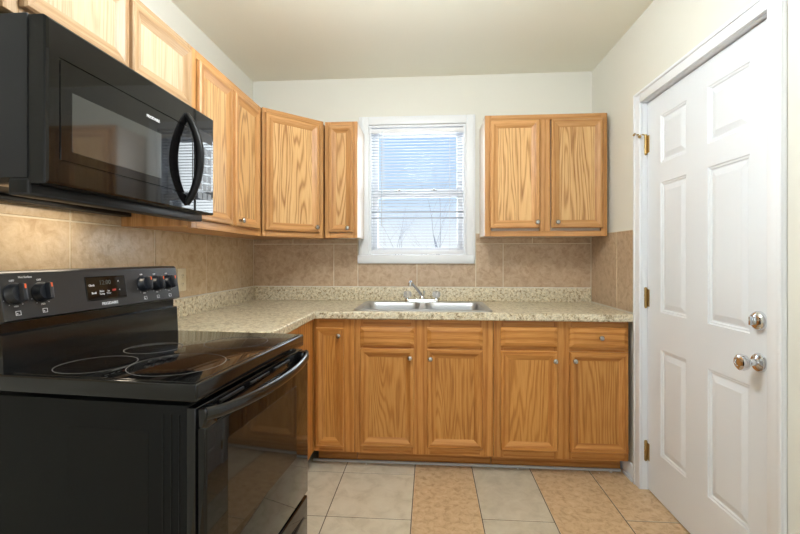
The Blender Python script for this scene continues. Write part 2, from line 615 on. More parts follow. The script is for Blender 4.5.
mb.box(WX0 + 0.0005, WX0 + 0.016, 0.001, 0.149, 1.24, WZ1 - 0.0005).box(WX1 - 0.016, WX1 - 0.0005, 0.001, 0.149, 1.24, WZ1 - 0.0005)
mb.box(WX0 + 0.016, WX1 - 0.016, 0.001, 0.149, WZ1 - 0.016, WZ1 - 0.0005)
mb.build('jamb', WHITE, win)


def sash(name, x0, x1, z0, z1, y0, y1, st, rt, rb):
    mb = MB()
    mb.box(x0, x0 + st, y0, y1, z0, z1, 0, 0.003).box(x1 - st, x1, y0, y1, z0, z1, 0, 0.003)
    mb.box(x0 + st, x1 - st, y0, y1, z1 - rt, z1, 0, 0.003).box(x0 + st, x1 - st, y0, y1, z0, z0 + rb, 0, 0.003)
    s = mb.build(name, VINYL, win)
    mb = MB()
    ym = (y0 + y1) / 2
    mb.box(x0 + st - 0.003, x1 - st + 0.003, ym - 0.002, ym + 0.002, z0 + rb - 0.003, z1 - rt + 0.003)
    mb.build('pane', PANE, s, smooth=0)
    return s


sash('lower_sash', WX0 + 0.018, WX1 - 0.018, 1.245, 1.70, 0.050, 0.078, 0.040, 0.045, 0.048)
us_ = sash('upper_sash', WX0 + 0.018, WX1 - 0.018, 1.672, WZ1 - 0.018, 0.082, 0.110, 0.040, 0.045, 0.045)
for sx in (-0.225, 0.03):
    mb = MB()
    mb.box(sx - 0.02, sx + 0.02, 0.052, 0.076, 1.700, 1.706, 0, 0.002)
    mb.lathe([(0.009, 0), (0.009, 0.008), (0.006, 0.010)], (sx, 0.064, 1.706))
    mb.build('sash_lock', NICKEL, win)

# ---- entry door on the right wall
door = thing('door_1', (0, 0, 0), 0, 'white six panel door with two chrome locks', 'door', None, 'structure')
XD = 1.140
DL0, DL1, DH0, DH1 = 1.480, 2.2935, 0.010, 2.032


def door_leaf():
    mb = MB()
    ycol = [(1.586, 1.815), (1.958, 2.168)]
    zrow = [(0.238, 0.765), (0.950, 1.593), (1.690, 1.925)]
    yb = sorted({DL0, DL1} | {v for c in ycol for v in c})
    zb = sorted({DH0, DH1} | {v for c in zrow for v in c})
    for ya, yc in zip(yb, yb[1:]):
        for za, zc in zip(zb, zb[1:]):
            if (ya, yc) in ycol and (za, zc) in zrow:
                def rect(i, d):
                    return [(XD + d, ya + i, za + i), (XD + d, yc - i, za + i), (XD + d, yc - i, zc - i), (XD + d, ya + i, zc - i)]
                mb.loops([rect(0, 0), rect(0.004, 0.004), rect(0.010, 0.0045), rect(0.014, 0.009), rect(0.020, 0.009), rect(0.044, 0.002), rect(0.046, 0.002)], 0, False, True)
            else:
                mb.face([(XD, ya, za), (XD, yc, za), (XD, yc, zc), (XD, ya, zc)])
    bmesh.ops.remove_doubles(mb.bm, verts=mb.bm.verts, dist=0.0004)
    x1 = XD + 0.040
    a = [(DL0, DH0), (DL1, DH0), (DL1, DH1), (DL0, DH1)]
    for (p, q) in zip(a, a[1:] + a[:1]):
        mb.face([(XD, p[0], p[1]), (XD, q[0], q[1]), (x1, q[0], q[1]), (x1, p[0], p[1])])
    mb.face([(x1, p[0], p[1]) for p in a])
    return mb.build('leaf', DOORW, door, smooth=12)


door_leaf()
mb = MB()
ci, co = 0.052, 0.0
for (y0, y1, z0, z1) in [(DY0 - 0.058, DY0 + 0.006, 0, DZ + 0.055), (DY1 - 0.006, DY1 + 0.056, 0, DZ + 0.055)]:
    mb.box(XR - 0.016, XR - 0.0005, y0, y1, z0, z1, 0, 0.004)
mb.box(XR - 0.0155, XR - 0.0005, DY0 + 0.006, DY1 - 0.006, DZ - 0.006, DZ + 0.0545, 0, 0.003)
mb.box(XR - 0.021, XR - 0.015, DY0 - 0.057, DY0 - 0.04, 0, DZ + 0.053, 0, 0.003).box(XR - 0.021, XR - 0.015, DY1 + 0.038, DY1 + 0.055, 0, DZ + 0.053, 0, 0.003)
mb.box(XR - 0.021, XR - 0.015, DY0 - 0.04, DY1 + 0.038, DZ + 0.037, DZ + 0.053, 0, 0.003)
mb.build('casing', WHITE, door)
mb = MB()
mb.box(XR + 0.0005, XR + WT, DY0 + 0.0005, DY0 + 0.020, 0, DZ - 0.0005).box(XR + 0.0005, XR + WT, DY1 - 0.003, DY1 - 0.0005, 0, DZ - 0.0005)
mb.box(XR + 0.0005, XR + WT, DY0 + 0.020, DY1 - 0.003, DZ - 0.006, DZ - 0.0005)
mb.box(XD + 0.042, XD + 0.056, DY0 + 0.020, DY0 + 0.032, 0, DZ - 0.006).box(XD + 0.042, XD + 0.056, DY1 - 0.014, DY1 - 0.003, 0, DZ - 0.006)
mb.box(XD + 0.042, XD + 0.056, DY0 + 0.032, DY1 - 0.014, DZ - 0.020, DZ - 0.006)
mb.build('jamb', WHITE, door)
for i, hz in enumerate((1.815, 1.010, 0.205)):
    mb = MB()
    mb.tube([(XD - 0.007, 2.2985, hz - 0.047), (XD - 0.007, 2.2985, hz + 0.047)], 0.0065, 12)
    for k in range(4):
        zz = hz - 0.047 + 0.094 * (k + 0.5) / 4
        mb.tube([(XD - 0.007, 2.2985, zz - 0.0105), (XD - 0.007, 2.2985, zz + 0.0105)], 0.0076, 12)
    mb.lathe([(0.0078, 0.047), (0.007, 0.052), (0.003, 0.055)], (XD - 0.007, 2.2985, hz))
    mb.lathe([(0.0078, -0.047), (0.006, -0.052), (0.002, -0.056)], (XD - 0.007, 2.2985, hz))
    mb.box(XD - 0.0025, XD - 0.0005, 2.272, 2.293, hz - 0.045, hz + 0.045, 0, 0.0008, 1)
    h = mb.build('hinge', BRASS, door)
    tag(h, 'brass hinge')
    if i == 0:
        mb = MB()
        mb.tube([(XD - 0.007, 2.2985, hz + 0.050), (XD - 0.03, 2.300, hz + 0.056), (XD - 0.052, 2.302, hz + 0.054)], 0.0035, 8)
        mb.lathe([(0.0075, 0), (0.009, 0.006), (0.006, 0.010)], (XD - 0.058, 2.304, hz + 0.053), (-0.6, 0.1, 0.5))
        mb.tube([(XD - 0.03, 2.300, hz + 0.056), (XD - 0.043, 2.285, hz + 0.040)], 0.003, 8)
        mb.lathe([(0.0075, 0), (0.008, 0.006), (0.005, 0.009)], (XD - 0.043, 2.285, hz + 0.040), (-0.5, -0.6, -0.4))
        mb.build('door_stop', BRASS, h)
ky, kz = 1.540, 0.858
mb = MB()
mb.lathe([(0.033, 0), (0.033, 0.004), (0.029, 0.010), (0.018, 0.013), (0.012, 0.016), (0.0115, 0.034), (0.016, 0.040), (0.026, 0.048), (0.0285, 0.058), (0.026, 0.069), (0.018, 0.074), (0.0135, 0.074), (0.0125, 0.071), (0.0, 0.071)],
         (XD - 0.0005, ky, kz), (-1, 0, 0), 32)
mb.build('knob', CHROME, door)
mb = MB()
mb.lathe([(0.034, 0), (0.034, 0.006), (0.030, 0.014), (0.022, 0.019), (0.010, 0.021), (0, 0.021)], (XD - 0.0005, ky, 1.003), (-1, 0, 0), 32)
mb.box(XD - 0.036, XD - 0.021, ky - 0.004, ky + 0.004, 0.988, 1.018, 0, 0.002)
mb.build('deadbolt', CHROME, door)

# ---- unseen rear window behind the viewer, added to go with the fill light
fill_win = thing('fill_window', (0, REAR_Y, 0), 0, 'wide white window behind the viewer, added for the fill light', 'window', None, 'structure')
mb = MB()
for (x0, x1, z0, z1) in [(RX0 - 0.07, RX0, RZ0 - 0.06, RZ1 + 0.06), (RX1, RX1 + 0.07, RZ0 - 0.06, RZ1 + 0.06), (RX0, RX1, RZ1, RZ1 + 0.06), (RX0, RX1, RZ0 - 0.06, RZ0)]:
    mb.box(x0, x1, 0.0005, 0.018, z0, z1, 0, 0.003)
mb.build('casing', WHITE, fill_win)

# ------------------------------------------------------------------ cabinets


def knob(parent, x, y, z):
    mb = MB()
    mb.lathe([(0.0075, 0), (0.0065, 0.006), (0.0065, 0.011), (0.011, 0.015), (0.0142, 0.020), (0.0142, 0.024), (0.011, 0.028), (0.005, 0.0295), (0, 0.0297)], (x, y, z), (0, -1, 0), 20)
    o = mb.build('knob', NICKEL, parent)
    tag(o, 'round satin nickel knob')
    return o


def panel_door(name, parent, x0, x1, z0, z1, yf, mats, kn=None, t=0.019):
    """framed door with a sloped inner profile and a flat recessed panel; front at yf - t"""
    mb = MB()
    w, h = x1 - x0, z1 - z0

    def rect(i, y):
        return [(x0 + i, y, z0 + i), (x1 - i, y, z0 + i), (x1 - i, y, z1 - i), (x0 + i, y, z1 - i)]
    st = min(0.050, w * 0.30)
    prof = [(0, yf - 0.0005), (0, yf - t + 0.005), (0.005, yf - t), (st * 0.42, yf - t), (st * 0.50, yf - t + 0.002), (st * 0.90, yf - t + 0.0085), (st, yf - t + 0.0115)]
    rows = [rect(*p) for p in prof]
    for a, b_ in zip(rows, rows[1:]):
        for i in range(4):
            j = (i + 1) % 4
            mb.face([a[i], a[j], b_[j], b_[i]], 1 if i in (0, 2) else 0)
    mb.face(rows[-1], 2)
    mb.face(rows[0][::-1], 0)
    bmesh.ops.remove_doubles(mb.bm, verts=mb.bm.verts, dist=1e-5)
    d = mb.build(name, mats, parent, smooth=15)
    if kn:
        knob(d, kn[0], yf - t, kn[1])
    return d


def drawer_front(name, parent, x0, x1, z0, z1, yf, mats, kn=None, t=0.019):
    mb = MB()

    def rect(i, y):
        return [(x0 + i, y, z0 + i), (x1 - i, y, z0 + i), (x1 - i, y, z1 - i), (x0 + i, y, z1 - i)]
    rows = [rect(0, yf - 0.0005), rect(0, yf - t + 0.010), rect(0.004, yf - t + 0.007), rect(0.022, yf - t + 0.001), rect(0.024, yf - t), rect(0.028, yf - t)]
    for a, b_ in zip(rows, rows[1:]):
        for i in range(4):
            j = (i + 1) % 4
            mb.face([a[i], a[j], b_[j], b_[i]], 1)
    mb.face(rows[-1], 1)
    mb.face(rows[0][::-1], 1)
    bmesh.ops.remove_doubles(mb.bm, verts=mb.bm.verts, dist=1e-5)
    d = mb.build(name, mats, parent, smooth=15)
    if kn:
        knob(d, kn[0], yf - t, kn[1])
    return d


def frame_bars(parent, bars, mats, y0, y1):
    mb = MB()
    for (x0, x1, z0, z1, mi) in bars:
        mb.box(x0, x1, y0, y1, z0, z1, mi, 0.001, 1)
    return mb.build('face_frame', mats, parent)


FR = 0.019


def wall_cabinet(loc, rz, w, d, h, label, doors, mats=UP, mull=(), side=None):
    """local x along the width, -y to the front, z up; origin = front left bottom of the face frame"""
    t = thing('wall_cabinet', loc, rz, label, 'cabinet', 'oak wall cabinets')
    mb = MB()
    mb.box(0.001, w - 0.001, FR, d, 0.006, h, 0)
    mb.build('carcass', side or mats, t)
    bars = [(0, 0.038, 0, h, 0), (w - 0.038, w, 0, h, 0), (0.038, w - 0.038, 0, 0.034, 1), (0.038, w - 0.038, h - 0.034, h, 1)]
    for a, b_ in mull:
        bars.append((a, b_, 0.034, h - 0.034, 0))
    frame_bars(t, bars, mats, 0, FR)
    for (x0, x1, z0, z1, kn) in doors:
        panel_door('door', t, x0, x1, z0, z1, 0, mats, kn)
    return t


GAPW = 0.003
FX = -0.979          # front plane of the face frames on the left wall
DPL = FX - (XL + 0.0085)
DPB = 0.312
FY = 2.674
# over the microwave (rotated to face +X: local x = world y)
wall_cabinet((FX, 0.897, 1.800), R(90), 0.760, DPL, 0.292, 'short pale two-door oak wall cabinet directly above the black microwave',
             [(0.038, 0.386, 0.022, 0.262, None), (0.404, 0.752 - 0.012, 0.022, 0.262, None)], PALE, mull=[(0.370, 0.410)])
# tall one between microwave and corner
wall_cabinet((FX, 1.660, 1.345), R(90), 0.712, DPL, 0.747, 'tall two-door oak wall cabinet between the microwave and the corner cabinet',
             [(0.040, 0.334, 0.036, 0.706, None), (0.366, 0.662, 0.036, 0.706, (0.402, 0.064))], mull=[(0.335, 0.365)])
# diagonal corner cabinet
P0 = Vector((FX, 2.375)); P1 = Vector((-0.680, FY))
Ld = (P1 - P0).length
ang = math.atan2(P1.y - P0.y, P1.x - P0.x)
t = thing('wall_cabinet', (P0.x, P0.y, 1.345), ang, 'one-door oak wall cabinet set diagonally across the corner', 'cabinet', 'oak wall cabinets')
inv = Matrix.Rotation(-ang, 2)
poly = [inv @ (Vector(p) - P0) for p in [(P0.x, P0.y), (P1.x, P1.y), (P1.x, YB - 0.009), (XL + 0.0085, YB - 0.009), (XL + 0.0085, P0.y)]]
poly[0] += Vector((0.006, 0.006)); poly[1] += Vector((-0.006, 0.006))
mb = MB()
mb.prism([(p.x, p.y + (FR if i < 2 else 0)) for i, p in enumerate(poly)], 0.006, 0.752)
mb.build('carcass', UP, t)
frame_bars(t, [(0.008, 0.034, 0, 0.752, 0), (Ld - 0.034, Ld - 0.008, 0, 0.752, 0), (0.034, Ld - 0.034, 0, 0.034, 1), (0.034, Ld - 0.034, 0.718, 0.752, 1)], UP, 0, FR)
panel_door('door', t, 0.022, Ld - 0.045, 0.034, 0.724, 0, UP, (Ld - 0.075, 0.066))
# narrow one between corner and window
wall_cabinet((-0.678, FY, 1.347), 0, 0.212, DPB - 0.009, 0.749, 'narrow one-door oak wall cabinet just left of the window',
             [(0.026, 0.187, 0.036, 0.722, (0.153, 0.062))], side=SIDE)
# right of the window
wall_cabinet((0.345, FY, 1.353), 0, 0.745, DPB - 0.009, 0.760, 'two-door oak wall cabinet right of the window, above the counter end',
             [(0.030, 0.334, 0.050, 0.726, (0.316, 0.086)), (0.406, 0.717, 0.050, 0.726, (0.438, 0.086))], mull=[(0.338, 0.402)], side=SIDE)

# ---- base cabinets
BY = 2.394           # front plane of the base face frames
TOE = 0.10
CT = 0.871


def base_cabinet(loc, rz, w, d, label, bars, doors, drawers, toe=0.098):
    t = thing('base_cabinet', loc, rz, label, 'cabinet', 'oak base cabinets')
    mb = MB()
    def rr4(i, z, yy=0.0):
        return [(0.001 + i, FR + yy, z), (w - 0.001 - i, FR + yy, z), (w - 0.001 - i, d - i, z), (0.001 + i, d - i, z)]
    mb.loops([rr4(0, TOE), rr4(0, CT - 0.002), rr4(0.016, CT - 0.002, 0.0), rr4(0.016, TOE + 0.016, 0.0)], 0)
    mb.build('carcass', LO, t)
    mb = MB()
    mb.box(0.001, w - 0.001, toe, toe + 0.016, 0, TOE + 0.004, 1)
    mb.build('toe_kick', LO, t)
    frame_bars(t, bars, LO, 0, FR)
    for (x0, x1, z0, z1, kn) in doors:
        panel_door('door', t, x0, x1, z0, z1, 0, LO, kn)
    for (x0, x1, z0, z1, kn) in drawers:
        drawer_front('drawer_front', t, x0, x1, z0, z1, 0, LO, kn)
    return t


H = CT - 0.002
BD = YB - 0.001 - BY
# left run: faces +X beside the range
LX = -0.672
base_cabinet((LX, 1.700, 0), R(90), BY - 1.700 + 0.0, LX - (XL + 0.001), 'oak base cabinet in the left run between the range and the corner',
             [(0, 0.040, TOE, H, 0), (0.400, BY - 1.702, TOE, H, 0), (0.040, 0.400, TOE, TOE + 0.04, 1), (0.040, 0.400, H - 0.04, H, 1)],
             [(0.020, 0.380, 0.140, 0.700, (0.350, 0.655))], [(0.020, 0.380, 0.716, 0.828, (0.20, 0.772))])
# narrow door beside the corner
x0 = -0.671
base_cabinet((x0, BY, 0), 0, 0.235, BD, 'narrow oak base cabinet with one tall door beside the corner',
             [(0, 0.030, TOE, H, 0), (0.170, 0.235, TOE, H, 0), (0.030, 0.170, TOE, TOE + 0.034, 1), (0.030, 0.170, H - 0.065, H, 1)],
             [(0.014, 0.176, 0.136, 0.818, (0.150, 0.775))], [])
# sink base
x0 = -0.435
base_cabinet((x0, BY, 0), 0, 0.790, BD, 'oak base cabinet under the sink with two doors and two false drawers',
             [(0, 0.050, TOE, H, 0), (0.330, 0.436, TOE, H, 0), (0.715, 0.790, TOE, H, 0), (0.050, 0.330, TOE, TOE + 0.045, 1), (0.436, 0.715, TOE, TOE + 0.045, 1),
              (0.050, 0.330, H - 0.05, H, 1), (0.436, 0.715, H - 0.05, H, 1), (0.050, 0.330, 0.68, 0.735, 1), (0.436, 0.715, 0.68, 0.735, 1)],
             [(0.036, 0.345, 0.145, 0.702, (0.322, 0.655)), (0.418, 0.731, 0.145, 0.702, (0.437, 0.652))],
             [(0.036, 0.345, 0.716, 0.826, None), (0.418, 0.731, 0.716, 0.826, None)])
# right base
x0 = 0.357
base_cabinet((x0, BY, 0), 0, 0.732, BD, 'oak base cabinet at the right end with two doors and two drawers',
             [(0, 0.054, TOE, H, 0), (0.332, 0.428, TOE, H, 0), (0.712, 0.732, TOE, H, 0), (0.054, 0.332, TOE, TOE + 0.045, 1), (0.428, 0.712, TOE, TOE + 0.045, 1),
              (0.054, 0.332, H - 0.04, H, 1), (0.428, 0.712, H - 0.04, H, 1), (0.054, 0.332, 0.68, 0.735, 1), (0.428, 0.712, 0.68, 0.735, 1)],
             [(0.038, 0.348, 0.145, 0.700, (0.330, 0.651)), (0.412, 0.726, 0.145, 0.700, (0.436, 0.653))],
             [(0.038, 0.348, 0.722, 0.836, None), (0.412, 0.726, 0.722, 0.836, (0.575, 0.781))])

# ---- worktop: L-shaped slab with a hole for the sink, plus the raised lip
ct = thing('countertop', (0, 0, CT), 0, 'L-shaped speckled beige countertop with raised back lip below the window', 'countertop')
CZ = 0.043
SX0, SX1, SY0, SY1 = -0.425, 0.338, 2.412, 2.880
outer = [(XL + 0.002, 1.695), (-0.652, 1.695), (-0.652, 2.352), (1.106, 2.352), (1.106, YB - 0.001), (XL + 0.002, YB - 0.001)]
hole = [(SX0, SY0), (SX1, SY0), (SX1, SY1), (SX0, SY1)]
bm = bmesh.new()
for pts in (outer, hole):
    vs = [bm.verts.new((x, y, CZ)) for x, y in pts]
    for i in range(len(vs)):
        bm.edges.new((vs[i], vs[(i + 1) % len(vs)]))
bmesh.ops.triangle_fill(bm, use_beauty=True, edges=bm.edges[:])
ex = bmesh.ops.extrude_face_region(bm, geom=bm.faces[:])
bmesh.ops.translate(bm, vec=(0, 0, -CZ), verts=[v for v in ex['geom'] if isinstance(v, bmesh.types.BMVert)])
mb = MB(); mb.bm.free(); mb.bm = bm
mb.build('slab', LAMINATE, ct, smooth=30, bevel=0.007)
mb = MB()
lz0, lz1 = CZ - 0.0005, 0.1385
mb.box(XL + 0.021, XR - 0.012, YB - 0.021, YB - 0.009, lz0, lz1, 0, 0.004)
mb.box(XL + 0.009, XL + 0.021, 1.697, YB - 0.009, lz0, lz1, 0, 0.004)
mb.build('back_lip', LAMINATE, ct)
mb = MB()
mb.box(XR - 0.012, XR - 0.008, 2.365, YB - 0.02, CZ - 0.001, CZ + 0.005, 0, 0.001, 1)
mb.box(XL + 0.020, XR - 0.012, YB - 0.014, YB - 0.0085, lz1 - 0.001, lz1 + 0.004, 0, 0.001, 1)
mb.box(XL + 0.0085, XL + 0.014, 1.70, YB - 0.014, lz1 - 0.001, lz1 + 0.004, 0, 0.001, 1)
mb.build('caulk_line', CAULK, ct)

# ---- sink
ZT = CT + CZ
sk = thing('sink', (-0.0435, 2.645, ZT), 0, 'double-bowl stainless steel drop-in sink in the countertop', 'sink')


def rrect(cx, cy, hx, hy, r, z, n=6):
    pts = []
    for q, (sx, sy) in enumerate([(1, 1), (-1, 1), (-1, -1), (1, -1)]):
        for k in range(n + 1):
            a = q * PI / 2 + k * PI / 2 / n
            pts.append((cx + sx * (hx - r) + r * math.cos(a), cy + sy * (hy - r) + r * math.sin(a), z))
    return pts


bm = bmesh.new()
HX, HY = 0.400, 0.253
bowls = [(-0.192, -0.022, 0.172, 0.192), (0.185, -0.022, 0.176, 0.192)]


def ring_edges(pts):
    vs = [bm.verts.new(p) for p in pts]
    return vs, [bm.edges.new((vs[i], vs[(i + 1) % len(vs)])) for i in range(len(vs))]


o_v, o_e = ring_edges(rrect(0, 0, HX - 0.010, HY - 0.010, 0.03, 0.0065))
es = list(o_e)
bv = []
for (cx, cy, hx, hy) in bowls:
    v, e_ = ring_edges(rrect(cx, cy, hx, hy, 0.055, 0.0065))
    bv.append(v)
    es += e_
bmesh.ops.triangle_fill(bm, use_beauty=True, edges=es)
mb = MB(); mb.bm.free(); mb.bm = bm
mb.loops([rrect(0, 0, HX, HY, 0.035, 0.0004), rrect(0, 0, HX, HY, 0.035, 0.003), rrect(0, 0, HX - 0.004, HY - 0.004, 0.033, 0.0065), rrect(0, 0, HX - 0.010, HY - 0.010, 0.03, 0.0065)], 0, False, False)
bmesh.ops.remove_doubles(bm, verts=bm.verts, dist=1e-5)
mb.build('rim', STEEL, sk)
for (cx, cy, hx, hy) in bowls:
    mb = MB()
    mb.loops([rrect(cx, cy, hx, hy, 0.055, 0.0065), rrect(cx, cy, hx - 0.004, hy - 0.004, 0.052, 0.002), rrect(cx, cy, hx - 0.008, hy - 0.008, 0.05, -0.02), rrect(cx, cy, hx - 0.018, hy - 0.018, 0.05, -0.150),
              rrect(cx, cy, hx - 0.04, hy - 0.04, 0.04, -0.168), rrect(cx, cy, 0.05, 0.05, 0.045, -0.172)], 0, False, True)
    bo = mb.build('bowl', STEEL, sk)
    mb = MB()
    mb.lathe([(0.044, 0.0), (0.042, 0.003), (0.030, 0.001), (0.028, -0.0005), (0, -0.0005)], (cx, cy, -0.1715), (0, 0, 1))
    mb.build('drain', CHROME, bo)

# ---- faucet
fc = thing('faucet', (-0.055, 2.860, ZT + 0.0067), 0, 'chrome two-handle faucet with spout swung toward the left bowl', 'faucet')
mb = MB()
mb.loops([rrect(0, 0, 0.118, 0.024, 0.023, 0.0), rrect(0, 0, 0.118, 0.024, 0.023, 0.008), rrect(0, 0, 0.113, 0.020, 0.019, 0.016), rrect(0, 0, 0.10, 0.012, 0.011, 0.018)], 0)
mb.lathe([(0.020, 0.014), (0.019, 0.030), (0.015, 0.036), (0.013, 0.046), (0, 0.048)], (0, 0, 0))
mb.build('base', CHROME, fc)
mb = MB()
pts = [(0, 0, 0.036), (-0.010, -0.020, 0.058), (-0.036, -0.085, 0.100), (-0.060, -0.145, 0.135), (-0.068, -0.168, 0.142), (-0.073, -0.180, 0.134), (-0.074, -0.183, 0.118)]
mb.tube(pts, [0.012, 0.011, 0.010, 0.010, 0.0105, 0.012, 0.012], 14)
mb.build('spout', CHROME, fc)
mb = MB()
mb.lathe([(0.006, 0.04), (0.006, 0.062), (0.009, 0.064), (0.009, 0.072), (0, 0.074)], (0.014, 0.016, 0))
mb.build('diverter_rod', CHROME, fc)
for sx in (-0.098, 0.098):
    mb = MB()
    mb.lathe([(0.018, 0.015), (0.016, 0.020), (0.010, 0.022), (0.010, 0.026)], (sx, 0, 0))
    hb = mb.build('handle', CHROME, fc)
    mb = MB()
    n = 24
    ls = []
    for r, z in [(0.012, 0.026), (0.022, 0.030), (0.026, 0.042), (0.025, 0.060), (0.019, 0.070), (0.006, 0.073)]:
        ls.append([(sx + r * (1 + 0.07 * (-1) ** k) * math.cos(k * 2 * PI / n), r * (1 + 0.07 * (-1) ** k) * math.sin(k * 2 * PI / n), z) for k in range(n)])
    mb.loops(ls, 0)
    k_ = mb.build('acrylic_knob', ACRYLIC, hb)
    tag(k_, 'clear acrylic tap knob')

# ---- blind in the window
bl = thing('window_blind', (0, YB, 1.243), 0, 'white horizontal mini blind lowered over the sash window', 'blind')
BX0, BX1 = -0.430, 0.240
mb = MB()
mb.box(BX0, BX1, 0.002, 0.029, 0.866, 0.898, 0, 0.004)
mb.build('head_rail', VINYL, bl)
for sx in (BX0 - 0.002, BX1 - 0.008):
    mb = MB()
    mb.box(sx, sx + 0.010, 0.000, 0.031, 0.862, 0.905, 0, 0.001)
    mb.build('rail_bracket', VINYL, bl)
mb = MB()
zt, zb_ = 0.855, 0.045
ns = 39
rz_ = random.Random(5)
for i in range(ns):
    z = zb_ + (zt - zb_) * i / (ns - 1)
    tilt = R(-2.0) + R(rz_.uniform(-1.5, 1.5))
    if i in (10, 12): tilt = R(-26)
    n = 5
    rows = []
    for x in (BX0 + 0.004, BX1 - 0.004):
        dz = rz_.uniform(-0.0012, 0.0012)
        top, bot = [], []
        for k in range(n):
            s_ = -1 + 2 * k / (n - 1)
            yy = 0.0155 + 0.0115 * s_ * math.cos(tilt)
            zz = z + dz + 0.0115 * s_ * math.sin(tilt) + 0.0018 * (1 - s_ * s_)
            top.append((x, yy, zz + 0.00025)); bot.append((x, yy, zz - 0.00025))
        rows.append(top + bot[::-1])
    mb.loops(rows, 0)
sl = mb.build('slats', SLAT, bl)
mb = MB()
mb.box(BX0 + 0.003, BX1 - 0.003, 0.006, 0.027, 0.002, 0.028, 0, 0.004)
mb.build('bottom_rail', VINYL, bl)
for sx in (BX0 + 0.10, BX1 - 0.10):
    mb = MB()
    for yy in (0.0035, 0.0285):
        mb.tube([(sx, yy, 0.028), (sx, yy, 0.868)], 0.0007, 5)
    mb.build('ladder_cord', CORD, bl)
mb = MB()
mb.tube([(-0.342, -0.002, 0.868), (-0.342, -0.004, 0.50), (-0.344, -0.004, 0.20)], 0.0038, 6)
mb.tube([(-0.342, 0.004, 0.884), (-0.342, -0.002, 0.866)], 0.002, 6)
mb.build('tilt_wand', WAND, bl)
mb = MB()
for q in (0, 0.006):
    mb.tube([(-0.372 + q, 0.000, 0.868), (-0.371 + q, -0.001, 0.6), (-0.372 + q, -0.001, 0.34)], 0.001, 5)
mb.lathe([(0.002, 0.03), (0.006, 0.0), (0.004, -0.004)], (-0.369, -0.001, 0.315))
mb.build('lift_cord', CORD, bl)

# ------------------------------------------------------------------ microwave
MX = XL + 0.0095
mw = thing('microwave', (MX, 0.905, 1.388), 0, 'black over-the-range microwave with bowed handle below the short cabinet', 'microwave')
MD = -0.880 - MX      # depth to the door face
MWW, MWH = 0.752, 0.408
mb = MB()
mb.box(0, MD - 0.048, 0, MWW, 0.020, MWH - 0.006, 0, 0.003)
mb.box(MD - 0.100, MD - 0.046, 0.004, MWW - 0.004, -0.020, 0.0215, 1, 0.006)
mb.box(0.002, 0.050, 0.004, MWW - 0.004, 0.002, 0.0215, 1, 0.003)
mb.build('housing', [MW_SIDE, TRIMB], mw)
mb = MB()
mb.box(MD - 0.049, MD - 0.040, 0.004, MWW - 0.004, 0.012, MWH - 0.010)
mb.build('door_gasket', DARK, mw)
SPL = 0.612


def mw_front(name, y0, y1, inset=None):
    mb = MB()
    z0, z1 = 0.006, MWH - 0.012
    xf, xb = MD, MD - 0.040

    def rect(i, x, a=y0, b_=y1, c=z0, d=z1):
        return [(x, a + i, c + i), (x, b_ - i, c + i), (x, b_ - i, d - i), (x, a + i, d - i)]
    rows = [rect(0, xb), rect(0, xf - 0.007), rect(0.002, xf - 0.003), rect(0.007, xf)]
    if inset:
        a, b_, c, d = inset
        rows += [rect(0, xf, a, b_, c, d), rect(0.0012, xf - 0.0025, a, b_, c, d), rect(0.004, xf - 0.0025, a, b_, c, d), rect(0.0052, xf - 0.0002, a, b_, c, d)]
    mb.loops(rows, 0)
    for f in mb.bm.faces:
        if all(v.co.x < xf - 0.0029 for v in f.verts):
            f.material_index = 1
    return mb.build(name, [GLASSB, TRIMB], mw, smooth=20)


dr = mw_front('door', 0.0, SPL - 0.001, (0.034, SPL - 0.012, 0.064, 0.312))
mb = MB()
mb.box(MD - 0.002, MD + 0.0004, 0.070, 0.415, 0.094, 0.240, 0, 0.0004, 1)
mb.build('window', MWIN, dr)
cp = mw_front('control_panel', SPL + 0.001, MWW)
mb = MB()
mb.box(MD - 0.001, MD + 0.0004, SPL + 0.020, MWW - 0.016, 0.285, 0.325, 0, 0.0003, 1)
mb.build('display', TRIMB, cp)
mb = MB()
for r_ in range(6):
    for c_ in range(3):
        ya = SPL + 0.022 + c_ * 0.034
        za = 0.060 + r_ * 0.035
        mb.box(MD - 0.001, MD + 0.0003, ya, ya + 0.028, za, za + 0.026, 0, 0.0003, 1)
mb.build('keypad', PANELB, cp)
mb = MB()
pts, rr = [], []
for k in range(17):
    s_ = k / 16
    pts.append((MD - 0.002 + 0.052 * math.sin(PI * s_) ** 0.75, 0.560, 0.030 + 0.322 * s_))
    rr.append(0.0105 + 0.003 * math.sin(PI * s_))
mb.tube(pts, rr, 14, 0, 1.15, up=(0, 1, 0))
mb.build('handle', TRIMB, dr)
text_part('logo_lettering', 'FRIGIDAIRE', 0.0125, dr, (MD + 0.0006, 0.374, 0.277), (0, 1, 0), (0, 0, 1), PRINT, bold=0.0002)
mb = MB()
for ya in (0.06, 0.40):
    mb.box(0.20, MD - 0.105, ya, ya + 0.29, 0.015, 0.0205, 0, 0.001, 1)
mb.build('grease_filter', GREASE, mw)
mb = MB()
mb.box(0.105, 0.165, 0.22, 0.53, 0.016, 0.0205, 0, 0.001)
tl_ = mb.build('task_light', TASKG, mw)
area_light('task_light_glow', (0.135, 0.375, 0.0155), (0, 0, 0), 0.05, 0.30, 1.0, (1.0, 0.86, 0.66)).parent = mw

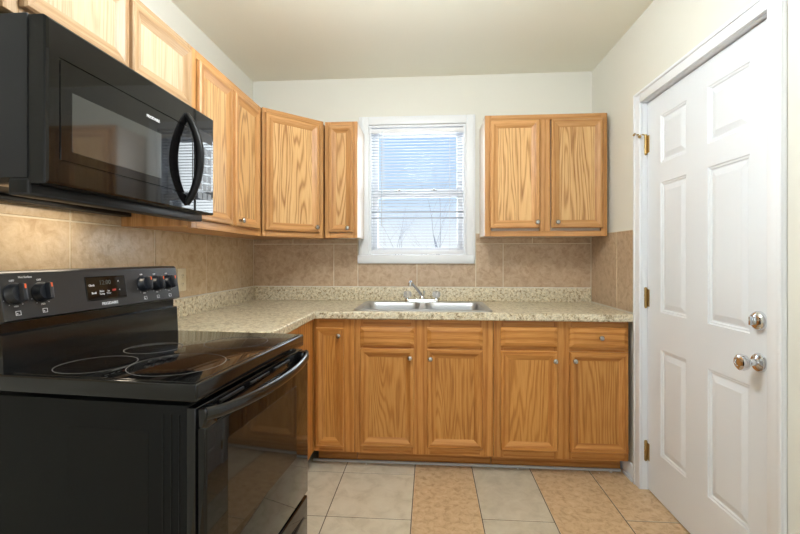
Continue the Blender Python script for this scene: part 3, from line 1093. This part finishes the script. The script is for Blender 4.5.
# ------------------------------------------------------------------ range
RPHI = R(-4.9)
rg = thing('range', (-0.553, 0.962, 0), RPHI, 'black freestanding electric range with smooth glass cooktop', 'range')
RW, RB, RT = 0.666, -0.640, 0.922
mb = MB()
mb.box(RB, -0.030, 0.004, RW - 0.004, 0.03, 0.866, 0, 0.002)
for k in range(3):
    yy = -0.092 + 0.022 * k
    mb.box(yy - 0.003, yy + 0.003, 0.002, 0.006, 0.12, 0.845, 0, 0.0015, 1)
mb.box(-0.36, -0.13, 0.003, 0.006, 0.10, 0.80, 0, 0.002, 1)
mb.build('side_body', BLACK_SIDE, rg)
mb = MB()
mb.box(RB + 0.02, -0.045, 0.015, RW - 0.015, 0.0, 0.031, 0)
mb.build('base_plinth', DARK, rg)
mb = MB()
mb.box(-0.029, -0.006, 0.003, RW - 0.003, 0.055, 0.862, 0, 0.002)
mb.build('front_frame', BLACK, rg)
mb = MB()
mb.box(RB + 0.05, 0.0, 0.0, RW, 0.875, RT - 0.002, 0, 0.006, 3)
ck = mb.build('cooktop', BLACK, rg)
mb = MB()
mb.box(-0.552, -0.012, 0.012, RW - 0.012, RT - 0.006, RT, 0, 0.0015, 2)
gt = mb.build('glass_top', COOKTOP, ck)
for (cx, cy, r0) in [(-0.395, 0.125, 0.098), (-0.392, 0.340, 0.085), (-0.172, 0.165, 0.125), (-0.172, 0.470, 0.105)]:
    mb = MB()
    n = 64
    ls = []
    for (r_, z) in [(r0 - 0.0010, RT + 0.0001), (r0 - 0.0010, RT + 0.0003), (r0 + 0.0010, RT + 0.0003), (r0 + 0.0010, RT + 0.0001)]:
        ls.append([(cx + r_ * math.cos(k * 2 * PI / n), cy + r_ * math.sin(k * 2 * PI / n), z) for k in range(n)])
    mb.loops(ls + [ls[0]], 0, False, False)
    mb.build('burner_ring', RING, gt)
# back guard: riser, dark recess, tilted control panel
mb = MB()
pr = [(RB, RT - 0.04), (-0.553, RT - 0.04), (-0.553, RT), (-0.558, 1.018), (-0.575, 1.022), (-0.575, 1.056), (RB, 1.056)]
mb.loops([[(x, 0.004, z) for x, z in pr], [(x, RW + 0.006, z) for x, z in pr]], 0)
mb.build('back_guard', BLACK, rg)
mb = MB()
pr = [(RB - 0.005, 1.050), (-0.560, 1.050), (-0.545, 1.056), (-0.565, 1.180), (-0.572, 1.186), (RB - 0.005, 1.186)]
mb.loops([[(x, 0.0, z) for x, z in pr], [(x, RW + 0.008, z) for x, z in pr]], 0)
pn = mb.build('control_panel', PANELB, rg, bevel=0.002)
NV = Vector((0.125, 0, 0.02)).normalized()
UV = Vector((-0.02, 0, 0.125)).normalized()


def on_panel(y, z, lift=0.0):
    s_ = (z - 1.055) / 0.125
    return Vector((-0.545 - 0.02 * s_, y, z)) + NV * lift


def range_knob(y, z):
    c = on_panel(y, z)
    mb = MB()
    mb.lathe([(0.029, 0.0), (0.029, 0.004), (0.026, 0.008), (0.0245, 0.018), (0.0225, 0.022), (0, 0.0225)], c, NV, 28)
    kb = mb.build('knob', KNOBB, pn)
    mb = MB()
    yv = Vector((0, 1, 0))
    ls = []
    for (hw, hl, d) in [(0.0075, 0.0245, 0.020), (0.0075, 0.0245, 0.026), (0.0055, 0.0225, 0.035), (0.003, 0.021, 0.0365)]:
        ls.append([c + NV * d + yv * (hw * a) + UV * (hl * b_) for a, b_ in [(-1, -0.8), (-0.5, -1), (0.5, -1), (1, -0.8), (1, 0.8), (0.5, 1), (-0.5, 1), (-1, 0.8)]])
    mb.loops(ls, 0)
    mb.build('grip', KNOBB, kb)
    mb = MB()
    q = c + NV * 0.0358 + UV * 0.016
    mb.loops([[q + yv * (0.0022 * a) + UV * (0.006 * b_) + NV * d for a, b_ in [(-1, -1), (1, -1), (1, 1), (-1, 1)]] for d in (0, 0.0016)], 0)
    mb.build('pointer_mark', ORANGE, kb)
    text_part('off_lettering', 'OFF', 0.0075, pn, on_panel(y - 0.004, z + 0.0345, 0.0004), (0, 1, 0), UV, PRINT, bold=0.0002)
    text_part('medium_lettering', 'MED', 0.006, pn, on_panel(y, z - 0.034, 0.0004), (0, 1, 0), UV, PRINT)
    for a in (-150, -120, -60, -30):
        mb = MB()
        d = c + UV * (0.034 * math.sin(R(a))) + yv * (0.034 * math.cos(R(a)))
        mb.lathe([(0.0012, 0.0002), (0.0012, 0.0006)], d, NV, 8)
        mb.build('dial_dot', PRINT, pn)
    # little square burner-position symbol below the knob
    mb = MB()
    s0 = on_panel(y + 0.003, z - 0.052, 0.0003)
    for (a0, a1, b0, b1) in [(-0.007, 0.007, -0.006, -0.0046), (-0.007, 0.007, 0.0046, 0.006), (-0.007, -0.0056, -0.006, 0.006), (0.0056, 0.007, -0.006, 0.006), (-0.004, -0.001, -0.003, 0.0)]:
        mb.loops([[s0 + yv * a + UV * b_ + NV * d for a, b_ in [(a0, b0), (a1, b0), (a1, b1), (a0, b1)]] for d in (0, 0.0004)], 0)
    mb.build('burner_symbol', PRINT, pn)


for ky_, kz_ in [(0.034, 1.126), (0.106, 1.125), (0.484, 1.124), (0.549, 1.123), (0.614, 1.123)]:
    range_knob(ky_, kz_)
mb = MB()
yv = Vector((0, 1, 0))
d0, d1, e0, e1 = 0.245, 0.402, 1.083, 1.160
mb.loops([[on_panel(y, z, l) for y, z in [(d0 + i, e0 + i), (d1 - i, e0 + i), (d1 - i, e1 - i), (d0 + i, e1 - i)]] for i, l in [(0, 0.0), (0, 0.0012), (0.002, 0.002), (0.004, 0.0012)]], 0)
dp = mb.build('display', GLASSB, pn, smooth=10)
text_part('clock_digits', '12:00', 0.021, dp, on_panel(0.318, 1.139, 0.0014), (0, 1, 0), UV, LCD)
text_part('clock_lettering', 'Clock', 0.009, dp, on_panel(0.266, 1.132, 0.0014), (0, 1, 0), UV, PRINT, bold=0.0003)
text_part('broil_lettering', 'Broil', 0.009, dp, on_panel(0.272, 1.107, 0.0014), (0, 1, 0), UV, PRINT, bold=0.0003)
text_part('bake_lettering', 'Bake\nTemp', 0.009, dp, on_panel(0.302, 1.107, 0.0014), (0, 1, 0), UV, PRINT)
text_part('timer_lettering', 'Set\nTimer', 0.0075, dp, on_panel(0.328, 1.107, 0.0014), (0, 1, 0), UV, PRINT)
text_part('off_button_lettering', 'OFF', 0.0085, dp, on_panel(0.351, 1.112, 0.0014), (0, 1, 0), UV, REDP, bold=0.0003)
text_part('up_arrow', '^', 0.014, dp, on_panel(0.372, 1.139, 0.0014), (0, 1, 0), UV, PRINT)
text_part('down_arrow', 'v', 0.010, dp, on_panel(0.374, 1.112, 0.0014), (0, 1, 0), UV, PRINT)
text_part('logo_lettering', 'FRIGIDAIRE', 0.0125, pn, on_panel(0.329, 1.070, 0.0004), (0, 1, 0), UV, PRINT, bold=0.0004)
text_part('hot_surface_lettering', 'Hot Surface', 0.0075, pn, on_panel(0.066, 1.169, 0.0004), (0, 1, 0), UV, PRINT, bold=0.0002)

# oven door with window and bowed handle
mb = MB()
mb.box(-0.005, 0.020, 0.006, RW - 0.006, 0.306, 0.815, 0, 0.006, 3)
od = mb.build('oven_door', GLASSB, rg)
mb = MB()
mb.box(0.0195, 0.0206, 0.098, 0.545, 0.490, 0.754, 0, 0.0004, 1)
mb.build('oven_window', OVENW, od)
mb = MB()
pts, rr = [], []
for k in range(21):
    s_ = k / 20
    b_ = math.sin(PI * s_) ** 0.6
    pts.append((0.014 + 0.046 * b_, 0.012 + (RW - 0.024) * s_, 0.846 - 0.010 * b_))
    rr.append(0.016)
mb.tube(pts, rr, 14, 0, 0.62, up=(0, 0, 1))
mb.box(-0.006, 0.020, 0.008, 0.055, 0.812, 0.860, 0, 0.005, 2).box(-0.006, 0.020, RW - 0.055, RW - 0.008, 0.812, 0.860, 0, 0.005, 2)
mb.build('handle', BLACK, od)
mb = MB()
for k in range(3):
    mb.box(-0.007, -0.002, 0.10 + k * 0.16, 0.22 + k * 0.16, 0.842, 0.850, 0, 0.001, 1)
mb.build('vent_slots', TRIMB, od)
mb = MB()
mb.box(-0.005, 0.018, 0.006, RW - 0.006, 0.060, 0.292, 0, 0.006, 3)
dw = mb.build('storage_drawer', GLASSB, rg)
mb = MB()
mb.tube([(0.016, 0.20, 0.225), (0.020, 0.28, 0.218), (0.020, 0.52, 0.218), (0.016, 0.62, 0.225)], [0.006, 0.015, 0.015, 0.006], 12, 0, 0.4, up=(0, 0, 1))
mb.build('finger_pull', TRIMB, dw)

# ------------------------------------------------------------------ small things
ol = thing('wall_outlet', (XL + 0.0085, 2.083, 1.106), 0, 'ivory electrical outlet on the left tile wall beside the range', 'outlet')
mb = MB()
mb.box(0, 0.006, -0.036, 0.036, -0.058, 0.058, 0, 0.003)
mb.build('cover_plate', OUTLETM, ol)
for sz in (-0.022, 0.022):
    mb = MB()
    mb.lathe([(0.0165, 0.0055), (0.0165, 0.0075), (0.0155, 0.008), (0, 0.008)], (0, 0, sz), (1, 0, 0), 20)
    rc = mb.build('receptacle', OUTLETM, ol)
    mb = MB()
    for sy in (-0.006, 0.006):
        mb.box(0.0075, 0.0084, sy - 0.001, sy + 0.001, sz - 0.002, sz + 0.006)
    mb.lathe([(0.002, 0.0075), (0.002, 0.0084)], (0, 0, sz - 0.008), (1, 0, 0), 10)
    mb.build('slots', DARK, rc)

for (x, y, r_, lb) in [(1.022, 2.462, 0.010, 'white plaster crumb on the floor near the door trim'),
                       (0.955, 2.448, 0.004, 'tiny white crumb on the tan tile below the right drawer cabinet'),
                       (0.505, 2.462, 0.006, 'small white crumb at the cabinet toe on the greige tile'),
                       (-0.375, 2.455, 0.006, 'small white crumb at the toe strip on the beige tile joint')]:
    bm = bmesh.new()
    bmesh.ops.create_icosphere(bm, subdivisions=2, radius=r_)
    for v in bm.verts:
        v.co *= random.uniform(0.75, 1.15)
        v.co.z *= 0.6
    mz = min(v.co.z for v in bm.verts)
    for v in bm.verts:
        v.co.z -= mz
    mb = MB(); mb.bm.free(); mb.bm = bm
    o = mb.build('plaster_crumb', PLASTER)
    o.location = (x, y, 0.0003)
    tag(o, lb, 'crumb', 'plaster crumbs on the floor')

# ceiling lamp of the room (above the frame)
lp = thing('ceiling_light', (-0.12, 1.22, ZC), 0, 'round glass globe lamp hanging under the ceiling', 'lamp')
mb = MB()
mb.lathe([(0.075, -0.0005), (0.075, -0.018), (0.02, -0.030), (0.02, -0.045), (0.06, -0.047), (0.06, -0.066)], (0, 0, 0))
mb.build('lamp_base', NICKEL, lp)
mb = MB()
mb.lathe([(0.18 * math.sin(PI * k / 16), -0.235 + 0.18 * math.cos(PI * k / 16)) for k in range(17)], (0, 0, 0), n=32)
mb.build('lamp_shade', LAMPG, lp)

# ------------------------------------------------------------------ outdoors
mb = MB()
mb.box(-40, 40, 3.3, 80, -0.9, -0.8)
struct(mb, 'ground', SNOW, 'snow covered yard beyond the window', 'ground')


def bare_tree(loc, height, r0, seed, label, spread=0.35):
    rr_ = random.Random(seed)
    mb = MB()

    def grow(p, d, length, r, depth):
        pts, rs = [p], [r]
        q = p.copy()
        dd = d.copy()
        for k in range(5):
            dd = (dd + Vector((rr_.uniform(-1, 1), rr_.uniform(-1, 1), rr_.uniform(-0.2, 0.7))) * 0.12).normalized()
            q = q + dd * length / 5
            pts.append(q.copy())
            rs.append(r * (1 - 0.12 * (k + 1)))
        mb.tube(pts, rs, 6)
        if depth:
            for k in range(4 if depth > 1 else 3):
                i = rr_.randint(2, 5)
                a = rr_.uniform(0, 2 * PI)
                nd = (dd + Vector((math.cos(a), math.sin(a), 0.3)) * rr_.uniform(spread, spread * 2.6)).normalized()
                grow(pts[i], nd, length * rr_.uniform(0.5, 0.75), rs[i] * 0.55, depth - 1)
    grow(Vector((0, 0, 0)), Vector((rr_.uniform(-0.06, 0.06), 0, 1)), height * 0.55, r0, 3)
    o = mb.build('bare_tree', BARK)
    o.location = loc
    tag(o, label, 'tree', 'bare trees outside the window')


bare_tree((0.38, 11.0, -0.8), 4.8, 0.03, 21, 'tall bare tree seen through the right half of the window')
bare_tree((-0.75, 13.5, -0.8), 4.0, 0.03, 4, 'low bare tree seen through the lower middle of the window', 0.5)
